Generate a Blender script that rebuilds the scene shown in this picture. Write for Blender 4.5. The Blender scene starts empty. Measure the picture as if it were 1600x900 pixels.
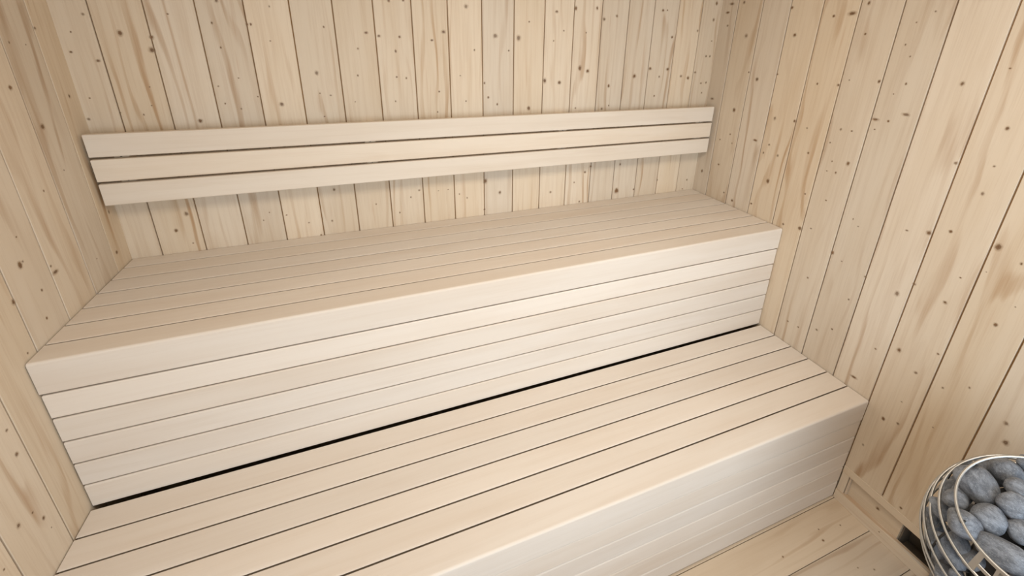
import bpy, bmesh, math, random
from mathutils import Vector, Matrix

# ------------------------------------------------------------------ camera, world, light
sc = bpy.context.scene
COL = sc.collection
sc.view_settings.view_transform = 'Standard'
sc.view_settings.look = 'None'
sc.view_settings.gamma = 1.0
sc.view_settings.use_curve_mapping = False
sc.view_settings.exposure = -0.02

cam_d = bpy.data.cameras.new('camera')
cam = bpy.data.objects.new('camera', cam_d)
COL.objects.link(cam)
Rt, Up, Fw = Vector((0.93834362, -0.34540429, 0.01439184)), Vector((0.10331094, 0.31990171, 0.94180133)), Vector((0.32990619, 0.88224644, -0.33586177))
M = Matrix(((Rt.x, Up.x, -Fw.x, 0.724768), (Rt.y, Up.y, -Fw.y, -1.50708), (Rt.z, Up.z, -Fw.z, 1.532784), (0, 0, 0, 1)))
cam.matrix_world = M
cam_d.sensor_fit = 'HORIZONTAL'
cam_d.sensor_width = 36.0
cam_d.lens = 36.0 * 653.71441 / 1600.0
cam_d.shift_x = -10.64077 / 1600.0
cam_d.shift_y = -147.96662 / 1600.0
cam_d.clip_start = 0.01
sc.camera = cam

world = bpy.data.worlds.new('world')
sc.world = world
world.use_nodes = True
bg = world.node_tree.nodes['Background']
bg.inputs[0].default_value = (0.72, 0.85, 1.0, 1)
bg.inputs[1].default_value = 1.0

def area(name, loc, target, sx, sy, power, col):
    d = bpy.data.lights.new(name, 'AREA')
    d.shape = 'RECTANGLE'; d.size = sx; d.size_y = sy
    d.energy = power; d.color = col
    o = bpy.data.objects.new(name, d)
    o.location = loc
    o.rotation_euler = (Vector(target) - Vector(loc)).to_track_quat('-Z', 'Y').to_euler()
    COL.objects.link(o)
    return o
# daylight entering through the glazed opening of the front wall
area('daylight_front', (0.85, -3.60, 1.50), (1.30, 0.0, 0.80), 3.4, 2.0, 86.0, (0.81, 0.93, 1.03))
# added warm fill light under the ceiling, brightens the seat tops
area('seat_top_fill', (1.15, -1.30, 2.10), (1.15, -1.1, 0.0), 0.8, 0.5, 17.0, (1.0, 0.90, 0.76))

# ------------------------------------------------------------------ dimensions (metres)
W = 2.187624            # width between the side walls
DR = 2.05               # depth of the cabin
HC = 2.15               # ceiling height
Z1, Z2 = 0.88236, 0.4467    # seat heights
Y1 = -0.4875            # front of the upper bench
Y2B, Y2 = -0.4949, -0.9112   # back and front of the lower bench

# ------------------------------------------------------------------ node helpers
def nn(nt, t, **kw):
    n = nt.nodes.new(t)
    for k, v in kw.items():
        setattr(n, k, v)
    return n
def math_node(nt, op, a, b=None, clamp=False):
    n = nn(nt, 'ShaderNodeMath', operation=op, use_clamp=clamp)
    for i, v in enumerate((a, b)):
        if v is None: continue
        if isinstance(v, (int, float)): n.inputs[i].default_value = v
        else: nt.links.new(v, n.inputs[i])
    return n.outputs[0]
def noise(nt, vec, scale, detail=3.0, rough=0.5, dist=0.0):
    n = nn(nt, 'ShaderNodeTexNoise')
    n.inputs['Scale'].default_value = scale
    n.inputs['Detail'].default_value = detail
    n.inputs['Roughness'].default_value = rough
    n.inputs['Distortion'].default_value = dist
    nt.links.new(vec, n.inputs['Vector'])
    return n.outputs['Fac']
def vmul(nt, vec, s):
    n = nn(nt, 'ShaderNodeVectorMath', operation='MULTIPLY')
    nt.links.new(vec, n.inputs[0]); n.inputs[1].default_value = s
    return n.outputs[0]
def mixc(nt, fac, a, b, mode='MIX'):
    n = nn(nt, 'ShaderNodeMix', data_type='RGBA', blend_type=mode)
    if isinstance(fac, (int, float)): n.inputs[0].default_value = fac
    else: nt.links.new(fac, n.inputs[0])
    for i, v in ((6, a), (7, b)):
        if isinstance(v, tuple): n.inputs[i].default_value = v
        else: nt.links.new(v, n.inputs[i])
    return n.outputs[2]
def maprange(nt, v, a, b, c, d, smooth=False):
    n = nn(nt, 'ShaderNodeMapRange')
    if smooth: n.interpolation_type = 'SMOOTHSTEP'
    nt.links.new(v, n.inputs[0])
    for i, x in enumerate((a, b, c, d)): n.inputs[i + 1].default_value = x
    return n.outputs[0]
def new_mat(name):
    m = bpy.data.materials.new(name); m.use_nodes = True
    nt = m.node_tree
    return m, nt, nt.nodes['Principled BSDF']

def wood(name, light, mid, dark, ring=0.5, fine=0.5, tone=0.12, ring_scale=150.0, rough=0.65, blotch=0.3, spec=0.2, streak=0.0):
    """Sawn softwood: the grain vector 'gc' runs along x of each board; 'rnd' differs from board to board."""
    m, nt, bs = new_mat(name)
    at = nn(nt, 'ShaderNodeAttribute', attribute_name='gc'); gc = at.outputs['Vector']
    rn = nn(nt, 'ShaderNodeAttribute', attribute_name='rnd').outputs['Fac']
    low = noise(nt, vmul(nt, gc, (1.3, 9.0, 9.0)), 1.0, 2.0, 0.5)
    med = noise(nt, vmul(nt, gc, (2.5, 22.0, 22.0)), 1.0, 3.0, 0.55, 0.4)
    sep = nn(nt, 'ShaderNodeSeparateXYZ'); nt.links.new(gc, sep.inputs[0])
    rr = math_node(nt, 'ADD', math_node(nt, 'MULTIPLY', sep.outputs[1], ring_scale), math_node(nt, 'MULTIPLY', sep.outputs[2], ring_scale * .6))
    rr = math_node(nt, 'ADD', rr, math_node(nt, 'MULTIPLY', low, 26.0))
    rr = math_node(nt, 'ADD', rr, math_node(nt, 'MULTIPLY', med, 3.0))
    s = math_node(nt, 'SINE', rr)
    s = maprange(nt, s, 0.35, 1.0, 0.0, 1.0, True)
    where = maprange(nt, noise(nt, vmul(nt, gc, (1.1, 12.0, 12.0)), 1.7, 2.0), 0.42, 0.72, 0.08, 1.0, True)
    strong = math_node(nt, 'MULTIPLY', math_node(nt, 'MULTIPLY', s, where), ring)
    strong = math_node(nt, 'MULTIPLY', strong, maprange(nt, math_node(nt, 'FRACT', math_node(nt, 'MULTIPLY', rn, 7.31)), 0, 1, 0.35, 1.0))
    fib = noise(nt, vmul(nt, gc, (9.0, 420.0, 420.0)), 1.0, 3.0, 0.6)
    fib2 = noise(nt, vmul(nt, gc, (2.2, 75.0, 75.0)), 1.0, 3.0, 0.6)
    fac = math_node(nt, 'ADD', math_node(nt, 'MULTIPLY', math_node(nt, 'SUBTRACT', fib, 0.5), fine * 0.9), math_node(nt, 'MULTIPLY', math_node(nt, 'SUBTRACT', fib2, 0.45), fine * 1.3))
    fac = math_node(nt, 'ADD', fac, strong, True)
    base = mixc(nt, maprange(nt, noise(nt, vmul(nt, gc, (1.6, 9.0, 9.0)), 1.3, 3.0), 0.35, 0.7, 0.0, blotch * 2.0, True), light, mid)
    col = mixc(nt, fac, base, dark)
    if streak:
        st = maprange(nt, noise(nt, vmul(nt, gc, (3.0, 60.0, 60.0)), 1.0, 2.5, 0.55, 0.3), 0.64, 0.80, 0.0, streak, True)
        col = mixc(nt, st, col, (0.46, 0.29, 0.18, 1))
    v = maprange(nt, rn, 0, 1, 1.0 - tone, 1.0 + tone)
    hsv = nn(nt, 'ShaderNodeHueSaturation')
    nt.links.new(col, hsv.inputs['Color']); nt.links.new(v, hsv.inputs['Value'])
    sat = maprange(nt, math_node(nt, 'FRACT', math_node(nt, 'MULTIPLY', rn, 3.7)), 0, 1, 0.9, 1.12)
    nt.links.new(sat, hsv.inputs['Saturation'])
    nt.links.new(hsv.outputs[0], bs.inputs['Base Color'])
    bs.inputs['Roughness'].default_value = rough
    bs.inputs['Specular IOR Level'].default_value = spec
    bp = nn(nt, 'ShaderNodeBump'); bp.inputs['Strength'].default_value = 0.12; bp.inputs['Distance'].default_value = 0.0012
    nt.links.new(fib2, bp.inputs['Height']); nt.links.new(bp.outputs[0], bs.inputs['Normal'])
    return m

SPRUCE = wood('spruce_wall', (0.655, 0.555, 0.435, 1), (0.60, 0.485, 0.355, 1), (0.42, 0.28, 0.17, 1), ring=1.0, fine=0.6, tone=0.06, streak=0.4)
FLOORW = wood('spruce_floor', (0.59, 0.485, 0.37, 1), (0.52, 0.41, 0.30, 1), (0.36, 0.24, 0.15, 1), ring=0.6, fine=0.25, tone=0.05)
ABACHI = wood('pale_bench_wood', (0.715, 0.64, 0.56, 1), (0.67, 0.58, 0.49, 1), (0.52, 0.40, 0.29, 1), ring=0.12, fine=0.30, tone=0.035, ring_scale=90, rough=0.75, blotch=0.35, spec=0.12)
BACKREST = wood('backrest_wood', (0.74, 0.655, 0.555, 1), (0.69, 0.59, 0.48, 1), (0.52, 0.39, 0.27, 1), ring=0.15, fine=0.34, tone=0.03, ring_scale=90, rough=0.75, blotch=0.35, spec=0.12)
GROOVE = wood('groove_wood', (0.33, 0.19, 0.085, 1), (0.29, 0.165, 0.07, 1), (0.20, 0.11, 0.045, 1), ring=0.1, fine=0.2, tone=0.03)

def knot_material():
    m, nt, bs = new_mat('knot')
    at = nn(nt, 'ShaderNodeAttribute', attribute_name='gc'); kc = at.outputs['Vector']   # x, y = disc coordinates, z = seed
    rn = nn(nt, 'ShaderNodeAttribute', attribute_name='rnd').outputs['Fac']
    sep = nn(nt, 'ShaderNodeSeparateXYZ'); nt.links.new(kc, sep.inputs[0])
    r2 = math_node(nt, 'ADD', math_node(nt, 'MULTIPLY', sep.outputs[0], sep.outputs[0]), math_node(nt, 'MULTIPLY', sep.outputs[1], sep.outputs[1]))
    r = math_node(nt, 'SQRT', r2)
    nz = noise(nt, kc, 1.6, 3.0, 0.6)
    rw = math_node(nt, 'ADD', r, math_node(nt, 'MULTIPLY', math_node(nt, 'SUBTRACT', nz, 0.5), 0.55))
    ramp = nn(nt, 'ShaderNodeValToRGB'); nt.links.new(rw, ramp.inputs[0])
    cr = ramp.color_ramp
    cr.elements[0].position = 0.0; cr.elements[0].color = (0.13, 0.065, 0.03, 1)
    cr.elements[1].position = 0.30; cr.elements[1].color = (0.22, 0.125, 0.06, 1)
    for p, c in ((0.5, (0.40, 0.26, 0.15, 1)), (1.0, (0.52, 0.38, 0.25, 1))):
        e = cr.elements.new(p); e.color = c
    nt.links.new(ramp.outputs[0], bs.inputs['Base Color'])
    bs.inputs['Roughness'].default_value = 0.5
    core = maprange(nt, rw, 0.22, 0.52, 1.0, 0.34, True)
    edge = maprange(nt, rw, 0.45, 0.85, 1.0, 0.0, True)
    al = math_node(nt, 'MULTIPLY', math_node(nt, 'MULTIPLY', core, edge), maprange(nt, rn, 0, 1, 0.5, 1.0))
    lim = maprange(nt, r, 0.85, 0.98, 1.0, 0.0)
    nt.links.new(math_node(nt, 'MULTIPLY', al, lim), bs.inputs['Alpha'])
    return m
KNOT = knot_material()

def plain(name, col, rough=0.5, metal=0.0, nscale=30.0, var=0.15, bump=0.0):
    m, nt, bs = new_mat(name)
    tc = nn(nt, 'ShaderNodeTexCoord').outputs['Object']
    f = noise(nt, tc, nscale, 4.0, 0.6)
    d = tuple(c * (1 - var) for c in col[:3]) + (1,)
    l = tuple(min(1, c * (1 + var)) for c in col[:3]) + (1,)
    nt.links.new(mixc(nt, f, d, l), bs.inputs['Base Color'])
    bs.inputs['Roughness'].default_value = rough
    bs.inputs['Metallic'].default_value = metal
    if bump:
        b = nn(nt, 'ShaderNodeBump'); b.inputs['Strength'].default_value = bump; b.inputs['Distance'].default_value = 0.002
        nt.links.new(f, b.inputs['Height']); nt.links.new(b.outputs[0], bs.inputs['Normal'])
    return m
STEEL = plain('brushed_steel', (0.46, 0.45, 0.43), 0.38, 0.8, 60, 0.06)
DARKSTEEL_SHADE = plain('dark_steel_shade', (0.022, 0.021, 0.02), 0.8, 0.0, 40, 0.2)  # rods, and the core whose matte black stands for shade among stones
GREYPLATE = plain('galvanised_plate', (0.30, 0.30, 0.30), 0.45, 0.6, 40, 0.12)
SCREW = plain('screw_head', (0.05, 0.045, 0.04), 0.4, 0.8, 50, 0.1)
VOID = plain('dark_duct', (0.16, 0.125, 0.09), 0.8, 0.0, 30, 0.2)

def stone_material():
    m, nt, bs = new_mat('sauna_stone')
    tc = nn(nt, 'ShaderNodeTexCoord').outputs['Object']
    oi = nn(nt, 'ShaderNodeObjectInfo')
    ad = nn(nt, 'ShaderNodeVectorMath', operation='ADD')
    nt.links.new(tc, ad.inputs[0]); nt.links.new(oi.outputs['Location'], ad.inputs[1])
    v = ad.outputs[0]
    a = noise(nt, vmul(nt, v, (55, 95, 95)), 1.0, 4.0, 0.65)
    b = noise(nt, vmul(nt, v, (260, 700, 700)), 1.0, 4.0, 0.7)
    c = noise(nt, v, 35.0, 3.0, 0.5)
    col = mixc(nt, maprange(nt, a, 0.35, 0.68, 0, 1, True), (0.10, 0.11, 0.13, 1), (0.215, 0.235, 0.27, 1))
    col = mixc(nt, maprange(nt, b, 0.5, 0.70, 0, 0.5, True), col, (0.45, 0.475, 0.51, 1))
    col = mixc(nt, maprange(nt, c, 0.5, 0.75, 0, 0.4, True), col, (0.09, 0.095, 0.105, 1))
    nt.links.new(col, bs.inputs['Base Color'])
    bs.inputs['Roughness'].default_value = 0.6
    bp = nn(nt, 'ShaderNodeBump'); bp.inputs['Strength'].default_value = 0.4; bp.inputs['Distance'].default_value = 0.0012
    nt.links.new(math_node(nt, 'ADD', a, math_node(nt, 'MULTIPLY', b, 0.7)), bp.inputs['Height']); nt.links.new(bp.outputs[0], bs.inputs['Normal'])
    return m
STONE = stone_material()

# ------------------------------------------------------------------ mesh builder
class MB:
    """Collects boards and shapes, each point with a grain coordinate and each board with a random number."""
    def __init__(self, seed=0):
        self.v, self.f, self.g, self.r, self.m = [], [], [], [], []
        self.rng = random.Random(seed)
    def add(self, verts, faces, gcs, rnd, mat=0):
        n = len(self.v)
        self.v += verts; self.g += gcs; self.r += [rnd] * len(verts)
        for f in faces:
            self.f.append([n + i for i in f]); self.m.append(mat)
    def board(self, axis, a0, a1, prof, mat=0, closed=True, rnd=None, side_mats=None):
        """Extrudes the closed profile [(p, q), ...] along axis from a0 to a1 (p, q are the other two axes in order)."""
        rnd = self.rng.random() if rnd is None else rnd
        off = (self.rng.uniform(0, 30), self.rng.uniform(0, 5), self.rng.uniform(0, 5))
        oth = [i for i in range(3) if i != axis]
        vs, gs = [], []
        for a in (a0, a1):
            for p, q in prof:
                c = [0, 0, 0]; c[axis] = a; c[oth[0]] = p; c[oth[1]] = q
                vs.append(tuple(c)); gs.append((a + off[0], p + off[1], q + off[2]))
        k = len(prof)
        fs = [(i, (i + 1) % k, k + (i + 1) % k, k + i) for i in range(k)]
        fs += [tuple(range(k - 1, -1, -1)), tuple(range(k, 2 * k))]
        self.add(vs, fs, gs, rnd, mat)
    def knot(self, centre, e1, e2, nrm, rad, stretch, mat=1, seg=14, lift=0.0004):
        c = Vector(centre) + Vector(nrm) * lift
        z = self.rng.uniform(0, 90)
        vs, gs = [tuple(c)], [(0, 0, z)]
        for i in range(seg):
            a = 2 * math.pi * i / seg
            vs.append(tuple(c + Vector(e1) * (math.cos(a) * rad * stretch) + Vector(e2) * (math.sin(a) * rad)))
            gs.append((math.cos(a), math.sin(a), z))
        self.add(vs, [(0, i + 1, (i + 1) % seg + 1) for i in range(seg)], gs, self.rng.random(), mat)
    def build(self, name, mats, parent=None, smooth=False):
        me = bpy.data.meshes.new(name)
        me.from_pydata(self.v, [], self.f)
        for m in (mats if isinstance(mats, (list, tuple)) else [mats]): me.materials.append(m)
        for p, mi in zip(me.polygons, self.m): p.material_index = mi
        ga = me.attributes.new('gc', 'FLOAT_VECTOR', 'POINT')
        ga.data.foreach_set('vector', [c for g in self.g for c in g])
        ra = me.attributes.new('rnd', 'FLOAT', 'POINT')
        ra.data.foreach_set('value', self.r)
        bm = bmesh.new(); bm.from_mesh(me)
        keep = [f for f in bm.faces if not (len(me.materials) > 1 and me.materials[f.material_index] is KNOT)]
        bmesh.ops.recalc_face_normals(bm, faces=keep)
        bm.to_mesh(me); bm.free()
        if smooth:
            pass
        o = bpy.data.objects.new(name, me)
        COL.objects.link(o)
        if parent: o.parent = parent
        return o

def rrect(p0, p1, q0, q1, r, seg=3, corners=(1, 1, 1, 1)):
    """Rounded rectangle outline; corners in order (p0q0, p1q0, p1q1, p0q1), each a factor of r."""
    pts = []
    for (cx, cy, sx, sy, a0), k in zip(((p0, q0, 1, 1, 180), (p1, q0, -1, 1, 270), (p1, q1, -1, -1, 0), (p0, q1, 1, -1, 90)), corners):
        rr = r * k
        if rr <= 0: pts.append((cx, cy)); continue
        ox, oy = cx + sx * rr, cy + sy * rr
        for i in range(seg + 1):
            a = math.radians(a0 + 90 * i / seg)
            pts.append((ox + rr * math.cos(a), oy + rr * math.sin(a)))
    return pts

def slat(y0, y1, z0, z1, fx, fz, bk, seg=5, cut=.0035):
    """Seat slat section: a long flat round-over at the front top edge, a small one at the back."""
    pts = [(y0 + .0035, z0), (y1 - .001, z0), (y1, z0 + .001)]
    for i in range(seg + 1):
        a = math.radians(90 * i / seg)
        pts.append((y1 - bk + bk * math.cos(a), z1 - bk + bk * math.sin(a)))
    for i in range(seg + 1):
        a = math.radians(90 + 90 * i / seg)
        pts.append((y0 + fx + fx * math.cos(a), z1 - fz + fz * math.sin(a)))
    pts += [(y0 + .0002, z1 - fz - .0006), (y0 + cut, z1 - fz - .0022), (y0 + cut, z0 + .001)]
    return pts

def struct(o):
    o['kind'] = 'structure'; return o
def tag(o, label, cat, group=None):
    o['label'] = label; o['category'] = cat
    if group: o['group'] = group
    return o
def thing(name, label, cat, loc=(0, 0, 0), group=None):
    o = bpy.data.objects.new(name, None); COL.objects.link(o); o.location = loc
    o.empty_display_size = 0.1
    return tag(o, label, cat, group)
def unparent_offset(child):
    """Parts are modelled in world coordinates: keep them there under a moved Empty."""
    child.matrix_parent_inverse = Matrix.Translation(-child.parent.location)
    return child

# knots: position on the board face (m) and radius (mm)
KN_BACK=[(0.016,1.496,4.6),(0.029,1.546,2.6),(0.067,1.474,6.8),(0.065,1.59,5.3),(0.024,1.376,3.4),(0.007,1.319,5.5),(0.132,1.545,8.3),(0.199,1.536,7.2),(0.192,1.503,10.2),(0.164,1.403,2.9),(0.157,1.351,3.0),(0.133,1.326,3.0),(0.081,1.334,2.9),(0.249,1.597,3.7),(0.265,1.302,8.0),(0.348,1.577,3.9),(0.357,1.511,3.2),(0.33,1.402,4.0),(0.386,1.425,3.3),(0.338,1.351,3.3),(0.377,1.334,3.4),(0.435,1.576,4.9),(0.444,1.576,4.1),(0.37,1.636,6.2),(0.169,1.013,8.3),(0.131,0.961,6.6),(0.166,0.911,3.4),(0.375,0.963,2.8),(0.396,0.989,2.8),(0.445,0.973,3.8),(0.509,0.936,4.0),(0.583,0.933,5.2),(0.604,1.048,6.1),(0.541,0.884,4.1),(0.5,1.626,3.3),(0.487,1.531,3.4),(0.488,1.344,8.9),(0.601,1.438,7.4),(0.639,1.574,3.6),(0.602,1.375,3.7),(0.633,1.368,4.8),(0.606,1.301,3.8),(0.427,1.369,3.4),(0.731,1.512,4.8),(0.761,1.56,7.7),(0.799,1.551,7.8),(0.863,1.549,5.9),(0.847,1.505,5.0),(0.722,1.429,3.9),(0.844,1.423,4.2),(0.875,1.419,4.2),(0.705,1.345,3.0),(0.834,1.343,3.2),(0.838,1.657,5.6),(0.883,1.659,5.6),(0.968,1.541,6.1),(1.008,1.568,10.1),(0.984,1.372,4.4),(1.061,1.425,4.4),(1.114,1.511,4.2),(1.088,1.65,9.9),(1.191,1.559,12.7),(1.149,1.398,4.5),(1.163,1.347,5.8),(1.197,1.321,4.7),(1.079,1.336,3.4),(1.241,1.51,4.4),(0.975,1.301,3.4),(0.736,0.978,3.3),(0.816,0.935,3.5),(0.86,0.991,3.5),(0.892,1.015,5.9),(0.963,1.005,3.6),(1.0,1.006,3.7),(1.073,0.964,3.8),(1.043,0.983,3.8),(1.147,1.025,10.4),(1.207,0.971,8.1),(1.142,0.907,5.3),(1.278,1.554,10.8),(1.323,1.302,8.5),(1.318,1.609,4.2),(1.425,1.646,8.6),(1.457,1.582,4.4),(1.417,1.546,3.4),(1.386,1.403,9.4),(1.448,1.395,9.6),(1.502,1.66,8.7),(1.591,1.664,6.6),(1.551,1.577,3.4),(1.533,1.449,9.6),(1.568,1.437,9.7),(1.524,1.295,5.1),(1.645,1.288,7.9),(1.625,1.627,9.0),(1.68,1.64,8.0),(1.669,1.379,7.6),(1.677,1.3,3.9),(1.787,1.416,11.5),(1.861,1.445,10.3),(1.897,1.333,5.4),(1.891,1.668,8.3),(1.912,1.669,4.7),(1.951,1.569,7.5),(1.949,1.442,10.5),(1.911,1.412,5.3),(2.024,1.413,8.1),(2.063,1.405,9.6),(2.097,1.428,8.2),(2.078,1.596,6.3),(2.143,1.495,5.4),(2.164,1.495,5.4),(2.138,1.382,7.0),(2.166,1.384,5.6),(2.15,1.34,5.7),(2.161,1.557,5.3),(2.153,1.641,7.6),(2.156,1.705,7.4),(1.43,0.949,7.2),(1.588,1.022,7.2),(1.614,1.045,7.2),(1.539,0.981,4.3),(1.57,0.89,6.0),(1.755,0.92,13.9),(1.761,1.042,5.9),(1.846,0.917,6.3),(1.972,0.95,4.8),(2.144,0.934,5.0),(2.125,0.89,5.0)]
KN_RIGHT=[(-0.051,1.7,12.5),(-0.036,1.668,10.2),(-0.047,1.618,7.7),(-0.151,1.577,9.8),(-0.112,1.701,7.3),(-0.196,1.44,5.0),(-0.241,1.416,9.8),(-0.159,1.285,9.3),(-0.288,1.184,10.2),(-0.353,1.282,7.2),(-0.433,1.285,6.9),(-0.353,1.18,6.2),(-0.336,1.144,5.0),(-0.398,1.148,6.1),(-0.13,1.041,7.1),(-0.113,1.15,4.2),(-0.162,1.183,5.4),(-0.18,1.148,4.1),(-0.041,0.986,7.5),(-0.236,0.908,8.4),(-0.382,1.041,8.8),(-0.03,1.317,11.2),(-0.484,0.9,6.2),(-0.549,0.91,9.6),(-0.331,0.928,6.7),(-0.536,1.04,4.6),(-0.186,0.927,5.7),(-0.537,1.638,13.5),(-0.481,1.633,6.0),(-0.578,1.664,6.4),(-0.591,1.577,4.6),(-0.359,1.577,8.8),(-0.326,1.668,6.5),(-0.751,1.631,3.6),(-0.715,1.605,3.0),(-0.705,1.547,3.1),(-0.725,1.516,3.1),(-0.581,1.44,2.9),(-0.482,1.42,4.3),(-0.552,1.422,7.0),(-0.325,1.441,4.7),(-0.666,1.443,6.0),(-0.736,1.442,3.8),(-0.713,1.411,2.4),(-0.858,1.453,6.3),(-0.935,1.495,3.8),(-0.686,1.332,10.3),(-0.721,1.333,4.9),(-0.759,1.358,10.7),(-0.692,1.303,3.5),(-0.596,1.285,5.0),(-0.63,1.286,4.7),(-0.484,1.269,4.5),(-0.971,1.357,5.4),(-0.51,1.185,5.6),(-0.574,1.236,4.2),(-0.596,1.177,3.1),(-0.646,1.182,6.8),(-0.588,1.141,3.2),(-0.617,1.143,4.1),(-0.903,1.252,6.4),(-0.975,1.263,4.0),(-0.974,1.19,5.3),(-0.611,1.042,4.3),(-0.587,0.926,4.7),(-0.708,1.012,2.9),(-0.728,0.994,3.8),(-0.852,1.034,5.5),(-0.902,1.048,8.7),(-0.944,1.071,6.0),(-1.039,1.07,9.2),(-1.087,1.048,3.8),(-1.038,0.998,2.4),(-0.997,0.958,4.0),(-0.678,0.874,6.5),(-0.712,0.859,4.2),(-0.622,0.744,4.8),(-0.912,0.888,6.3),(-0.79,0.844,5.7),(-0.882,0.837,8.5),(-0.766,0.743,4.2),(-0.988,0.874,6.5),(-1.092,0.874,5.5),(-1.109,0.939,2.2),(-0.934,0.669,7.1),(-1.016,0.721,4.6),(-0.879,0.63,4.9),(-0.988,0.63,6.9),(-0.85,0.491,11.1),(-1.052,0.632,3.9),(-1.098,0.675,3.6),(-0.959,0.42,6.2),(-0.995,0.437,5.9),(-0.937,0.281,4.6),(-0.984,0.514,3.8),(-1.067,0.499,3.4),(-1.077,0.173,5.4),(-1.182,0.636,6.6),(-1.196,0.586,8.2),(-0.595,0.536,5.2),(-0.637,0.539,5.1),(-0.7,0.573,6.1),(-0.746,0.609,4.6)]
KN_LEFT=[(-0.183,1.52,3.1),(-0.132,1.515,2.4),(-0.23,1.426,7.4),(-0.176,1.33,9.6),(-0.037,1.386,5.4),(0.006,1.39,5.6),(-0.157,1.216,3.3),(-0.249,1.191,3.1),(-0.374,1.128,2.8),(-0.394,1.07,8.2),(-0.384,1.074,4.2),(-0.31,1.007,12.1),(-0.316,1.026,4.5),(-0.155,0.963,3.5),(-0.063,0.937,7.6),(-0.036,1.055,5.7),(-0.08,1.552,6.7),(-0.446,1.011,6.6),(-0.579,0.8,4.8),(-0.583,0.741,6.1),(-0.385,0.929,4.3),(-0.367,0.992,4.3),(-0.596,0.571,5.0),(-0.644,0.62,5.9),(-0.61,0.608,3.7),(-0.591,0.534,2.2),(-0.466,0.896,3.3),(-0.702,0.585,3.3)]
KN_FLOOR=[(2.027,-0.972,4.4),(2.008,-1.001,6.4),(2.11,-0.988,4.4),(1.839,-0.99,5.2),(2.035,-1.092,4.1),(2.079,-1.113,5.1)]
STONES=[((1.8783,-1.2546,0.6593),0.036,0.0327,(-0.264,-0.776,-0.573),(-0.785,-0.172,0.595)),((1.935,-1.2691,0.6884),0.0249,0.0262,(-0.194,-0.836,-0.513),(-0.81,-0.159,0.565)),((1.9007,-1.2978,0.6927),0.0195,0.0183,(0.185,-0.983,0.014),(-0.805,-0.143,0.575)),((1.8673,-1.3085,0.6756),0.0206,0.0231,(0.095,-0.99,-0.102),(-0.792,-0.138,0.594)),((1.828,-1.302,0.6433),0.0239,0.0257,(0.092,-0.989,-0.114),(-0.77,-0.143,0.621)),((1.8288,-1.2507,0.6292),0.0168,0.0203,(0.053,-0.976,-0.212),(-0.762,-0.177,0.623)),((1.7863,-1.2841,0.6254),0.0251,0.0254,(0.322,-0.936,0.146),(-0.751,-0.158,0.642)),((1.8469,-1.3374,0.6509),0.0214,0.0206,(-0.184,-0.895,-0.407),(-0.781,-0.118,0.614)),((1.7928,-1.3425,0.6245),0.0367,0.0267,(0.229,-0.969,0.094),(-0.757,-0.117,0.643)),((1.7983,-1.2884,0.5663),0.0207,0.0156,(-0.36,-0.741,-0.567),(-0.735,-0.15,0.662)),((1.8041,-1.2784,0.5283),0.0318,0.0162,(-0.246,-0.854,-0.459),(-0.723,-0.153,0.673)),((1.8307,-1.2525,0.4902),0.0238,0.0138,(-0.32,-0.785,-0.531),(-0.718,-0.165,0.677)),((1.8422,-1.2351,0.5721),0.0214,0.0166,(-0.226,-0.836,-0.5),(-0.746,-0.182,0.641)),((1.9051,-1.2253,0.6445),0.0297,0.0116,(0.604,-0.019,0.797),(-0.785,-0.187,0.591)),((1.9536,-1.2364,0.6568),0.016,0.0168,(0.355,-0.91,0.216),(-0.801,-0.177,0.571)),((1.9663,-1.2777,0.7135),0.0127,0.0149,(0.161,-0.986,-0.032),(-0.825,-0.152,0.544)),((1.7934,-1.3152,0.559),0.0154,0.0189,(-0.101,-0.949,-0.298),(-0.733,-0.132,0.668)),((1.8125,-1.2879,0.4579),0.0179,0.0195,(0.04,-0.986,-0.161),(-0.704,-0.142,0.696)),((1.7907,-1.3745,0.6075),0.0163,0.0136,(0.334,-0.907,0.255),(-0.752,-0.094,0.653)),((1.8706,-1.2201,0.5124),0.0173,0.0107,(-0.403,-0.657,-0.637),(-0.734,-0.184,0.654)),((1.7946,-1.3113,0.4894),0.0168,0.0147,(-0.263,-0.863,-0.431),(-0.71,-0.13,0.692))]

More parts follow.
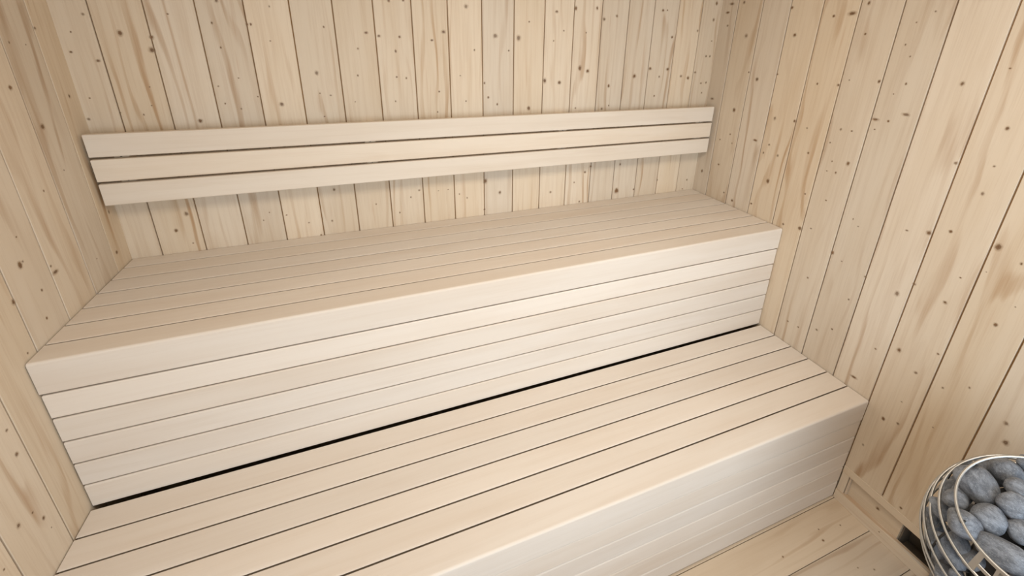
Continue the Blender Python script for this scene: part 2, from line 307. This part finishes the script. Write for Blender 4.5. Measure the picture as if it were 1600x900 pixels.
# ------------------------------------------------------------------ walls of tongued boards
TH = 0.014      # board thickness
def edge_list(lo, hi, first, pitch):
    xs = [lo]
    i = 0
    while first + i * pitch < hi - 0.01:
        if first + i * pitch > lo + 0.01: xs.append(first + i * pitch)
        i += 1
    return xs + [hi]
def panel_wall(name, axis_across, edges, z0, z1, face, sign, seed, knots, knot_axes, ch=0.0018, gap=0.0015, depth=0.007):
    """Boards standing upright side by side. face = coordinate of the visible face, sign = outward direction of the
    cladding's back. axis_across 0: boards side by side in x, 1: in y."""
    mb = MB(seed)
    for a, b in zip(edges[:-1], edges[1:]):
        g0 = gap if a != edges[0] else 0.0
        g1 = gap if b != edges[-1] else 0.0
        f, bk, md = face, face + sign * TH, face + sign * depth
        outline = [(a + g0, bk), (a + g0, face + sign * ch), (a + g0 + ch * .8, f)] if g0 else [(a, bk), (a, f)]
        outline += [(b - g1 - ch * .8, f), (b - g1, face + sign * ch), (b - g1, bk)] if g1 else [(b, f), (b, bk)]
        if axis_across == 0:
            mb.board(2, z0, z1, outline)
        else:
            mb.board(2, z0, z1, [(q, p) for p, q in outline])
    # the tongues that close the joints
    for e in edges[1:-1]:
        o = rrect(e - 0.004, e + 0.004, min(face + sign * depth, face + sign * (depth + .003)), max(face + sign * depth, face + sign * (depth + .003)), 0)
        mb.board(2, z0, z1, o if axis_across == 0 else [(q, p) for p, q in o], mat=2)
    e1, e2, nrm, mk = knot_axes
    for k in knots:
        s = mb.rng.choice((0.8, 1.0, 1.0, 1.25, 1.4))
        rad = k[2] / 1000.0
        wide = axis_across == 1 and rad > .010
        mb.knot(mk(k), e2, e1, nrm, rad * (1.6 if wide else 1.3), .5 if wide else s)
    return mb

be = edge_list(0, W, 0.0786, 0.11823)
be[0], be[-1] = -TH, W + TH        # the back boards run behind the side walls' boards
wb = panel_wall('wall_back', 0, be, -0.0, HC, 0.0, 1, 11, KN_BACK, ((1, 0, 0), (0, 0, 1), (0, -1, 0), lambda k: (k[0], 0, k[1])))
struct(wb.build('wall_back', [SPRUCE, KNOT, GROOVE]))
re_ = sorted([-e for e in edge_list(0, DR, 0.08454, 0.117792)])
wr = panel_wall('wall_right', 1, re_, 0.157, HC, W, 1, 23, [k for k in KN_RIGHT if k[0] < -.003], ((0, 1, 0), (0, 0, 1), (-1, 0, 0), lambda k: (W, k[0], k[1])), ch=0.0012, gap=0.0018)
# closed backing below the boards, behind the recess, with the air slot left open
RP = W + 0.016
wr.board(1, -1.0917, 0.0, rrect(RP, RP + .012, 0.0, 0.157, 0), rnd=.5)
wr.board(1, -DR, -1.42, rrect(RP, RP + .012, 0.0, 0.157, 0), rnd=.6)
struct(wr.build('wall_right', [SPRUCE, KNOT, GROOVE]))
le = sorted([-e for e in edge_list(0, DR, 0.08453, 0.11908)])
wl = panel_wall('wall_left', 1, le, 0.0, HC, 0.0, -1, 37, [k for k in KN_LEFT if k[0] < -.003], ((0, 1, 0), (0, 0, 1), (1, 0, 0), lambda k: (0, k[0], k[1])), ch=0.0012, gap=0.0018)
struct(wl.build('wall_left', [SPRUCE, KNOT, GROOVE]))

# front wall with the wide opening the photograph is taken from
wf = MB(41)
for a, b in zip((0, .12), (.12, .24)): wf.board(2, 0, HC, rrect(a + .001, b - .001, -DR - .02, -DR, .001, 1))
for a, b in zip((2.04, 2.11), (2.11, W)): wf.board(2, 0, HC, rrect(a + .001, b - .001, -DR - .02, -DR, .001, 1))
for z0, z1 in ((.001, .115), (.116, .23), (.231, .345), (.346, .46), (.461, .52),  (1.75, 1.85), (1.851, 1.95), (1.951, 2.05), (2.051, HC)):
    wf.board(0, .24, 2.04, rrect(-DR - .02, -DR, z0, z1, .001, 1))
struct(wf.build('wall_front', [SPRUCE]))

ce = MB(43)
ys = [-DR + i * 0.118 for i in range(18)]
for a in ys:
    b = min(a + .118, 0)
    if b - a > .01: ce.board(0, 0, W, rrect(a + .001, b - .001, HC, HC + .014, .001, 1))
struct(ce.build('ceiling', [SPRUCE]))

# floor boards run from side to side
fl = MB(59)
fe = [-DR - 0.02] + [-1.1508 - .1177 * i for i in range(7, -1, -1)] + [-1.0331, -0.9154, -.7977, -.68, -.5, -.3, 0.0]
for a, b in zip(fe[:-1], fe[1:]):
    fl.board(0, 0, W + 0.05, [(a + .0008, -.02), (a + .0008, -.0015), (a + .002, 0), (b - .002, 0), (b - .0008, -.0015), (b - .0008, -.02)])
fl.board(0, 0, W + 0.05, rrect(-DR - .02, 0, -.03, -.021, 0), mat=2)
for k in KN_FLOOR: fl.knot((k[0], k[1], 0), (1, 0, 0), (0, 1, 0), (0, 0, 1), k[2] / 1000.0, 1.2)
struct(fl.build('floor', [FLOORW, KNOT, GROOVE]))

# rail under the right wall's boards, and the batten at the floor
tr = MB(61)
tr.board(1, -DR, Y2 - .0005, rrect(W - .002, RP, .1265, .1565, .0012, 2))
struct(tr.build('trim_1', [SPRUCE, KNOT]))
tr = MB(62)
tr.board(1, -DR, Y2 - .0005, rrect(W - .003, RP, 0.0, .044, .0015, 2))
tr.knot((W - .003, -1.056, .030), (0, 1, 0), (0, 0, 1), (-1, 0, 0), .004, 1)
struct(tr.build('baseboard_right', [SPRUCE, KNOT]))
tr = MB(63)      # short upright piece closing the recess at the bench
tr.board(2, .0445, .126, rrect(W - .001, RP - .001, -.9330, Y2 - .0005, .001, 2))
tr.board(2, .0445, .126, rrect(W + .004, RP - .001, -.9405, -.9345, .001, 2))
tr.knot((RP - .0005, -1.025, .088), (0, 1, 0), (0, 0, 1), (-1, 0, 0), .010, 1)
struct(tr.build('trim_2', [SPRUCE, KNOT]))
tr = MB(64)      # the air duct behind the slot
for p in (rrect(W + .09, W + .10, -.01, .17, 0), rrect(RP, W + .09, -.012, -.001, 0), rrect(RP + .012, W + .09, .157, .165, 0)):
    tr.board(1, -1.44, -1.08, p)
for y in (-1.09, -1.43): tr.board(1, y - .006, y + .006, rrect(RP + .012, W + .095, -.01, .165, 0))
struct(tr.build('trim_3', [VOID]))

# ------------------------------------------------------------------ benches
def bench(label, zt, gaps, yfront, yback, nose_h, riser_gaps, zbot, seed, rg):
    """Seat boards and a boarded front. gaps: y of the joints from the back; riser_gaps: z of the joints from the top."""
    t = thing('sauna_bench', label, 'bench', (W / 2, yfront, 0))
    x0, x1 = 0.003, W - 0.003
    G, TB = 0.0024, 0.024
    mb = MB(seed)
    ed = [yback] + gaps
    for a, b in zip(ed[:-1], ed[1:]):
        mb.board(0, x0, x1, slat(b + G, a - (G if a != yback else 0), zt - TB, zt, .0075, .0014, .0005))
    unparent_offset(mb.build('seat', ABACHI, t, True))
    mb = MB(seed + 1)
    mb.board(0, x0, x1, slat(yfront, gaps[-1] - G, zt - nose_h + .0012, zt, .0065, .0060, .0005, 7, .0))
    unparent_offset(mb.build('front_board', ABACHI, t, True))
    mb = MB(seed + 2)
    zs = [zt - nose_h] + riser_gaps + [zbot]
    for a, b in zip(zs[:-1], zs[1:]):
        mb.board(0, x0 + .001, x1 - .001, rrect(yfront + .0015, yfront + .024, b + (rg if b != zbot else 0), a - (rg if a != zs[0] else rg * 1.9), .0036, 4, (.5, .0, .0, 1 if rg > .001 else 1.9)))
    mb.board(0, x0 + .01, x1 - .01, rrect(yfront + .0235, yfront + .03, zbot + .004, zt - nose_h - .002, 0), rnd=.1, mat=1)
    unparent_offset(mb.build('riser_panel', [ABACHI, GROOVE], t, True))
    for i, x in enumerate((0.03, 0.75, 1.45, W - .07)):
        mb = MB(seed + 3 + i)
        mb.board(1, yfront + .035, yback - .012, rrect(x, x + .04, zt - TB - .06, zt - TB - .0008, .002, 1))
        unparent_offset(mb.build('bearer', SPRUCE, t))
        mb = MB(seed + 13 + i)
        mb.board(2, 0.0, zt - TB - .061, rrect(x, x + .04, yfront + .19, yfront + .23, .002, 1))
        unparent_offset(mb.build('leg', SPRUCE, t))
    return t
bench('pale wooden upper sauna bench running along the back wall under the backrest', Z1,
      [-0.062 - .072 * i for i in range(6)], Y1, -.002, .0836,
      [Z1 - .0836 - .06983 * i for i in range(1, 5)], Z1 - .0836 - .06983 * 5, 101, .0024)
bench('pale wooden lower sauna bench standing on the floor in front of the higher one', Z2,
      [-0.49136 - .070256 * i for i in range(1, 6)], Y2, Y2B, .0836,
      [Z2 - .0836 - .07146 * i for i in range(1, 5)], .0055, 131, .0006)

# ------------------------------------------------------------------ backrest
BK = -0.065
ZB = 1.0819
t = thing('backrest', 'wooden sauna backrest of three long boards on the back wall above the upper bench', 'backrest', (W / 2, BK, 1.1))
bx0, bx1 = 0.0115, 2.1727
for i in range(3):
    zb = ZB + .07043 * i
    mb = MB(160 + i)
    mb.board(0, bx0, bx1, rrect(BK, BK + .020, zb, zb + .0637, .0035, 4, (1, .5, .5, 1)))
    unparent_offset(mb.build('board', BACKREST, t, True))
for i, x in enumerate((.055, .7205, 1.433, 2.105)):
    mb = MB(170 + i)
    mb.board(2, ZB + .006, ZB + .07043 * 2 + .056, rrect(x, x + .035, BK + .0205, -.0005, .002, 1))
    b = unparent_offset(mb.build('batten', SPRUCE, t))
    for k in (0, 1):
        mb = MB(180 + i)
        z = ZB + .07043 * k + .0671
        mb.board(1, BK + .0193, BK + .0206, [(x + .0175 + .0028 * math.cos(a * math.pi / 5), z + .0022 * math.sin(a * math.pi / 5)) for a in range(10)])
        mb.build('screw', SCREW, b)

# ------------------------------------------------------------------ heater: a tilted basket of steel hoops on the wall
HN = Vector((-.6021, .0572, 1.0)).normalized()
HO = Vector((1.8481, -1.3654, .70))
HX = Vector((0, 1, 0)).cross(HN).normalized(); HY = HN.cross(HX)
RINGS = [(0, .1272), (.0515, .154), (.0928, .1702), (.1387, .1832), (.1809, .1917), (.222, .194), (.262, .189), (.300, .176), (.335, .155), (.366, .125)]
heater = thing('sauna_heater', 'round steel sauna heater of wire hoops filled with stones beside the right-hand wall', 'sauna heater', (HO.x, HO.y, .25))
def hp(phi, rad, d):
    return HO - HN * d + HX * (rad * math.cos(phi)) + HY * (rad * math.sin(phi))
def tube(path, r, closed=False, seg=8):
    vs, fs = [], []
    n = len(path)
    prev = None
    for i, p in enumerate(path):
        a = path[(i - 1) % n] if (closed or i > 0) else p
        b = path[(i + 1) % n] if (closed or i < n - 1) else p
        tdir = (b - a).normalized()
        ref = prev if prev is not None else (Vector((0, 0, 1)) if abs(tdir.z) < .9 else Vector((1, 0, 0)))
        u = (ref - tdir * ref.dot(tdir)).normalized(); prev = u
        w = tdir.cross(u)
        for k in range(seg):
            an = 2 * math.pi * k / seg
            vs.append(tuple(p + u * (r * math.cos(an)) + w * (r * math.sin(an))))
    m = n if closed else n - 1
    for i in range(m):
        for k in range(seg):
            fs.append((i * seg + k, i * seg + (k + 1) % seg, ((i + 1) % n) * seg + (k + 1) % seg, ((i + 1) % n) * seg + k))
    if not closed:
        fs += [tuple(range(seg - 1, -1, -1)), tuple(range((n - 1) * seg, n * seg))]
    return vs, fs
def simple(name, mat, parent, parts, smooth=True):
    vs, fs = [], []
    for v, f in parts:
        n = len(vs); vs += v; fs += [[n + i for i in q] for q in f]
    me = bpy.data.meshes.new(name); me.from_pydata(vs, [], fs); me.materials.append(mat)
    bm = bmesh.new(); bm.from_mesh(me); bmesh.ops.recalc_face_normals(bm, faces=bm.faces); bm.to_mesh(me); bm.free()
    if smooth:
        for p in me.polygons: p.use_smooth = True
    o = bpy.data.objects.new(name, me); COL.objects.link(o)
    if parent: o.parent = parent; o.matrix_parent_inverse = Matrix.Translation(-parent.location)
    return o
for d, R_ in RINGS:
    simple('hoop', STEEL, heater, [tube([hp(2 * math.pi * i / 72, R_, d) for i in range(72)], .0027, True, 10)])
def rad_at(d):
    for (a, ra), (b, rb) in zip(RINGS[:-1], RINGS[1:]):
        if a <= d <= b: return ra + (rb - ra) * (d - a) / (b - a)
    return RINGS[-1][1]
for ph in (20, 80, 140, 250, 315):
    p = math.radians(ph)
    simple('upright_rod', DARKSTEEL_SHADE, heater, [tube([hp(p, rad_at(d) - .0046, d) for d in [i * .366 / 20 for i in range(21)]], .0022)])
# base pan, and element block enlarged and blackened as shade between the stones
def disc(c, n, ex, ey, r, th, seg=40):
    vs = [tuple(c + n * h + ex * (r * math.cos(2 * math.pi * i / seg)) + ey * (r * math.sin(2 * math.pi * i / seg))) for h in (0, th) for i in range(seg)]
    fs = [(i, (i + 1) % seg, seg + (i + 1) % seg, seg + i) for i in range(seg)] + [tuple(range(seg))[::-1], tuple(range(seg, 2 * seg))]
    return vs, fs
simple('base_pan', GREYPLATE, heater, [disc(HO - HN * .372, HN, HX, HY, .128, .004)], False)
simple('core_shade', DARKSTEEL_SHADE, heater, [disc(HO - HN * .36, HN, HX, HY, .108, .27)], False)
# mounting plate and bracket against the wall
def box(x0, x1, y0, y1, z0, z1):
    vs = [(x, y, z) for x in (x0, x1) for y in (y0, y1) for z in (z0, z1)]
    return vs, [(0, 1, 3, 2), (4, 6, 7, 5), (0, 4, 5, 1), (2, 3, 7, 6), (0, 2, 6, 4), (1, 5, 7, 3)]
simple('mounting_plate', GREYPLATE, heater, [box(W - .008, W - .0035, -1.46, -1.19, .02, .42), box(W - .06, W - .0082, -1.40, -1.34, .30, .345)], False)
# lettered plate bent between the two top hoops
PH0 = math.radians(161.5); SG = 1
LU = .0515 / 416.0 * 1.15
def plate_piece(s0, s1, t0, t1):
    vs = []
    n = max(2, int((s1 - s0) / 40) + 1)
    for out in (0, .0012):
        for j in (t0, t1):
            f = j / 416.0
            rad = .1272 + (.154 - .1272) * f; d = .0515 * f
            for i in range(n + 1):
                s = s0 + (s1 - s0) * i / n
                vs.append(tuple(hp(PH0 + SG * (s * LU) / .135, rad + out, d)))
    k = n + 1
    fs = []
    for i in range(n):
        fs += [(i, i + 1, k + i + 1, k + i), (2 * k + i, 3 * k + i, 3 * k + i + 1, 2 * k + i + 1), (i, 2 * k + i, 2 * k + i + 1, i + 1), (k + i, k + i + 1, 3 * k + i + 1, 3 * k + i)]
    fs += [(0, k, 3 * k, 2 * k), (n, 2 * k + n, 3 * k + n, k + n)]
    return vs, fs
LT = []
def rect(s0, s1, t0, t1): LT.append(plate_piece(s0, s1, t0, t1))
rect(0, 960, 8, 40); rect(0, 960, 392, 412)
def letter(ch, s):
    w, l = 207, 66
    if ch == 'H':
        rect(s, s + l, 40, 392); rect(s + w, s + w + l, 40, 392); rect(s + l, s + w, 215, 270)
    elif ch == 'U':
        rect(s, s + l, 40, 392); rect(s + w, s + w + l, 40, 392); rect(s + l, s + w, 340, 392)
    elif ch == 'M':
        rect(s, s + l, 40, 392); rect(s + w, s + w + l, 40, 392); rect(s + l, s + w, 40, 90); rect(s + w / 2, s + w / 2 + l, 90, 300)
letter('H', 0); letter('U', 240); letter('U', 480); letter('M', 720)
simple('lettered_plate', STEEL, heater, LT, False)

# ------------------------------------------------------------------ stones
def stone_mesh(name, a, b, c, seed, sq=2.3):
    rng = random.Random(seed)
    bm = bmesh.new()
    bmesh.ops.create_icosphere(bm, subdivisions=4, radius=1.0)
    ph = [rng.uniform(0, 6.28) for _ in range(9)]
    k = [Vector((rng.gauss(0, 1), rng.gauss(0, 1), rng.gauss(0, 1))).normalized() for _ in range(3)]
    sk = rng.uniform(-.22, .22); sk2 = rng.uniform(-.12, .12)
    cuts = [(Vector((rng.gauss(0, 1), rng.gauss(0, 1), rng.gauss(0, .6))).normalized(), rng.uniform(.80, .93)) for _ in range(4)]
    for v in bm.verts:
        p = v.co.copy()
        s = (abs(p.x) ** sq + abs(p.y) ** sq + abs(p.z) ** sq) ** (-1 / sq)
        p *= s
        p *= 1 + .05 * math.sin(2.3 * p.dot(k[0]) + ph[0]) + .04 * math.sin(3.7 * p.dot(k[1]) + ph[1]) + .018 * math.sin(7 * p.dot(k[2]) + ph[2])
        for cn, cd in cuts:
            e = p.dot(cn) - cd
            if e > 0: p -= cn * e * .75
        p.y *= 1 + sk * p.x; p.z *= 1 + sk2 * p.x
        v.co = Vector((p.x * a, p.y * b, p.z * c))
    me = bpy.data.meshes.new(name); bm.to_mesh(me); bm.free()
    me.materials.append(STONE)
    for p in me.polygons: p.use_smooth = True
    return me
SL = ['large broad grey stone just inside the top hoop, biggest at the wall side',
 'grey stone with a ridge at the far edge of the basket opening',
 'small smooth pale blue-grey stone at the picture edge, below the ridged stone',
 'oval blue-grey stone lying diagonally, right of the biggest broad stone',
 'egg-shaped blue-grey stone in the middle of the opening, below the biggest broad stone',
 'small rounded grey stone crossed by the top hoop on its outer side',
 'pebble-shaped brownish grey stone crossed by the top hoop, above a dark gap',
 'blue-grey stone half cut off by the picture edge, above the longest stone',
 'long flat grey stone, the longest one, lying behind the lettered plate',
 'bluish stone behind the second hoop, left of the dark gap',
 'long narrow brownish stone standing upright behind the second and third hoops',
 'slim dark stone behind the third and fourth hoops',
 'small shadowed stone behind the second hoop, beside the little rounded stone',
 'shadowed stone wedged between the two upper hoops next to the wall',
 'small dark stone in the gap behind the biggest broad stone',
 'small stone at the far rim of the basket, at the picture edge',
 'small dim stone directly at the corner of the lettered plate',
 'dark stone low in the basket behind the lower hoops at the frame bottom',
 'stone peeking out below the longest flat stone at the frame corner',
 'small dark stone deep behind the outermost hoops on the left flank',
 'dark stone below the long narrow upright one, cut by the frame bottom']
for i, (c, a, b, e1, nd) in enumerate(STONES):
    e1, nd = Vector(e1), Vector(nd)
    # lean the stone between facing up and facing outward so that it rests among its neighbours
    e3 = (nd - e1 * nd.dot(e1)).normalized(); e2 = e3.cross(e1)
    o = bpy.data.objects.new('stone', stone_mesh('stone', a * 1.06, b * 1.05, min(a, b) * .76, 500 + i))
    COL.objects.link(o)
    o.matrix_world = Matrix(((e1.x, e2.x, e3.x, c[0]), (e1.y, e2.y, e3.y, c[1]), (e1.z, e2.z, e3.z, c[2]), (0, 0, 0, 1)))
    tag(o, SL[i], 'stone', 'stones in the heater basket')
# the stones packed below and around the visible top layer
rng = random.Random(77)
protos = [stone_mesh('stone', .027, .021, .017, 900 + i) for i in range(5)]
LOW = []
for d, n, ro, j in ((.085, 9, .040, 0), (.135, 13, .026, .4), (.180, 14, .026, .1), (.222, 14, .026, .5), (.262, 13, .026, .2), (.30, 12, .026, .6), (.335, 10, .026, .3), (.075, 9, .036, .5)):
    for i in range(n):
        LOW.append((2 * math.pi * (i + j) / n, rad_at(d) - ro, d))
for i, (ph, rad, d) in enumerate(LOW):
    p = hp(ph, rad, d)
    if any((p - Vector(s[0])).length < .042 for s in STONES): continue
    o = bpy.data.objects.new('stone', protos[i % 5]); COL.objects.link(o)
    out = (HX * math.cos(ph) + HY * math.sin(ph)); tan = HN.cross(out)
    an = rng.uniform(-.9, .9)
    e1 = (tan * math.cos(an) + HN * math.sin(an)).normalized(); e3 = out; e2 = e3.cross(e1).normalized()
    o.matrix_world = Matrix(((e1.x, e2.x, e3.x, p.x), (e1.y, e2.y, e3.y, p.y), (e1.z, e2.z, e3.z, p.z), (0, 0, 0, 1)))
    tag(o, 'dark grey stone packed in the lower layers of the heater basket', 'stone', 'lower stones in the heater basket')

# the rest of the top layer, round to the side the photograph does not show
k = 0
for gx in range(-2, 3):
    for gy in range(-2, 4):
        x, y = gx * .052 + (gy % 2) * .026, gy * .045 - .02
        if math.hypot(x, y) > .112: continue
        p = HO - HN * (.052 + rng.uniform(-.004, .006)) + HX * x + HY * y
        if any((p - Vector(s[0])).length < .046 for s in STONES): continue
        o = bpy.data.objects.new('stone', protos[k % 5]); COL.objects.link(o); k += 1
        an = rng.uniform(0, 3.14)
        e1 = HX * math.cos(an) + HY * math.sin(an); e3 = HN; e2 = e3.cross(e1)
        o.matrix_world = Matrix(((e1.x, e2.x, e3.x, p.x), (e1.y, e2.y, e3.y, p.y), (e1.z, e2.z, e3.z, p.z), (0, 0, 0, 1)))
        tag(o, 'grey stone of the top layer, on the far side of the basket opening', 'stone', 'stones on the far side of the heater basket')
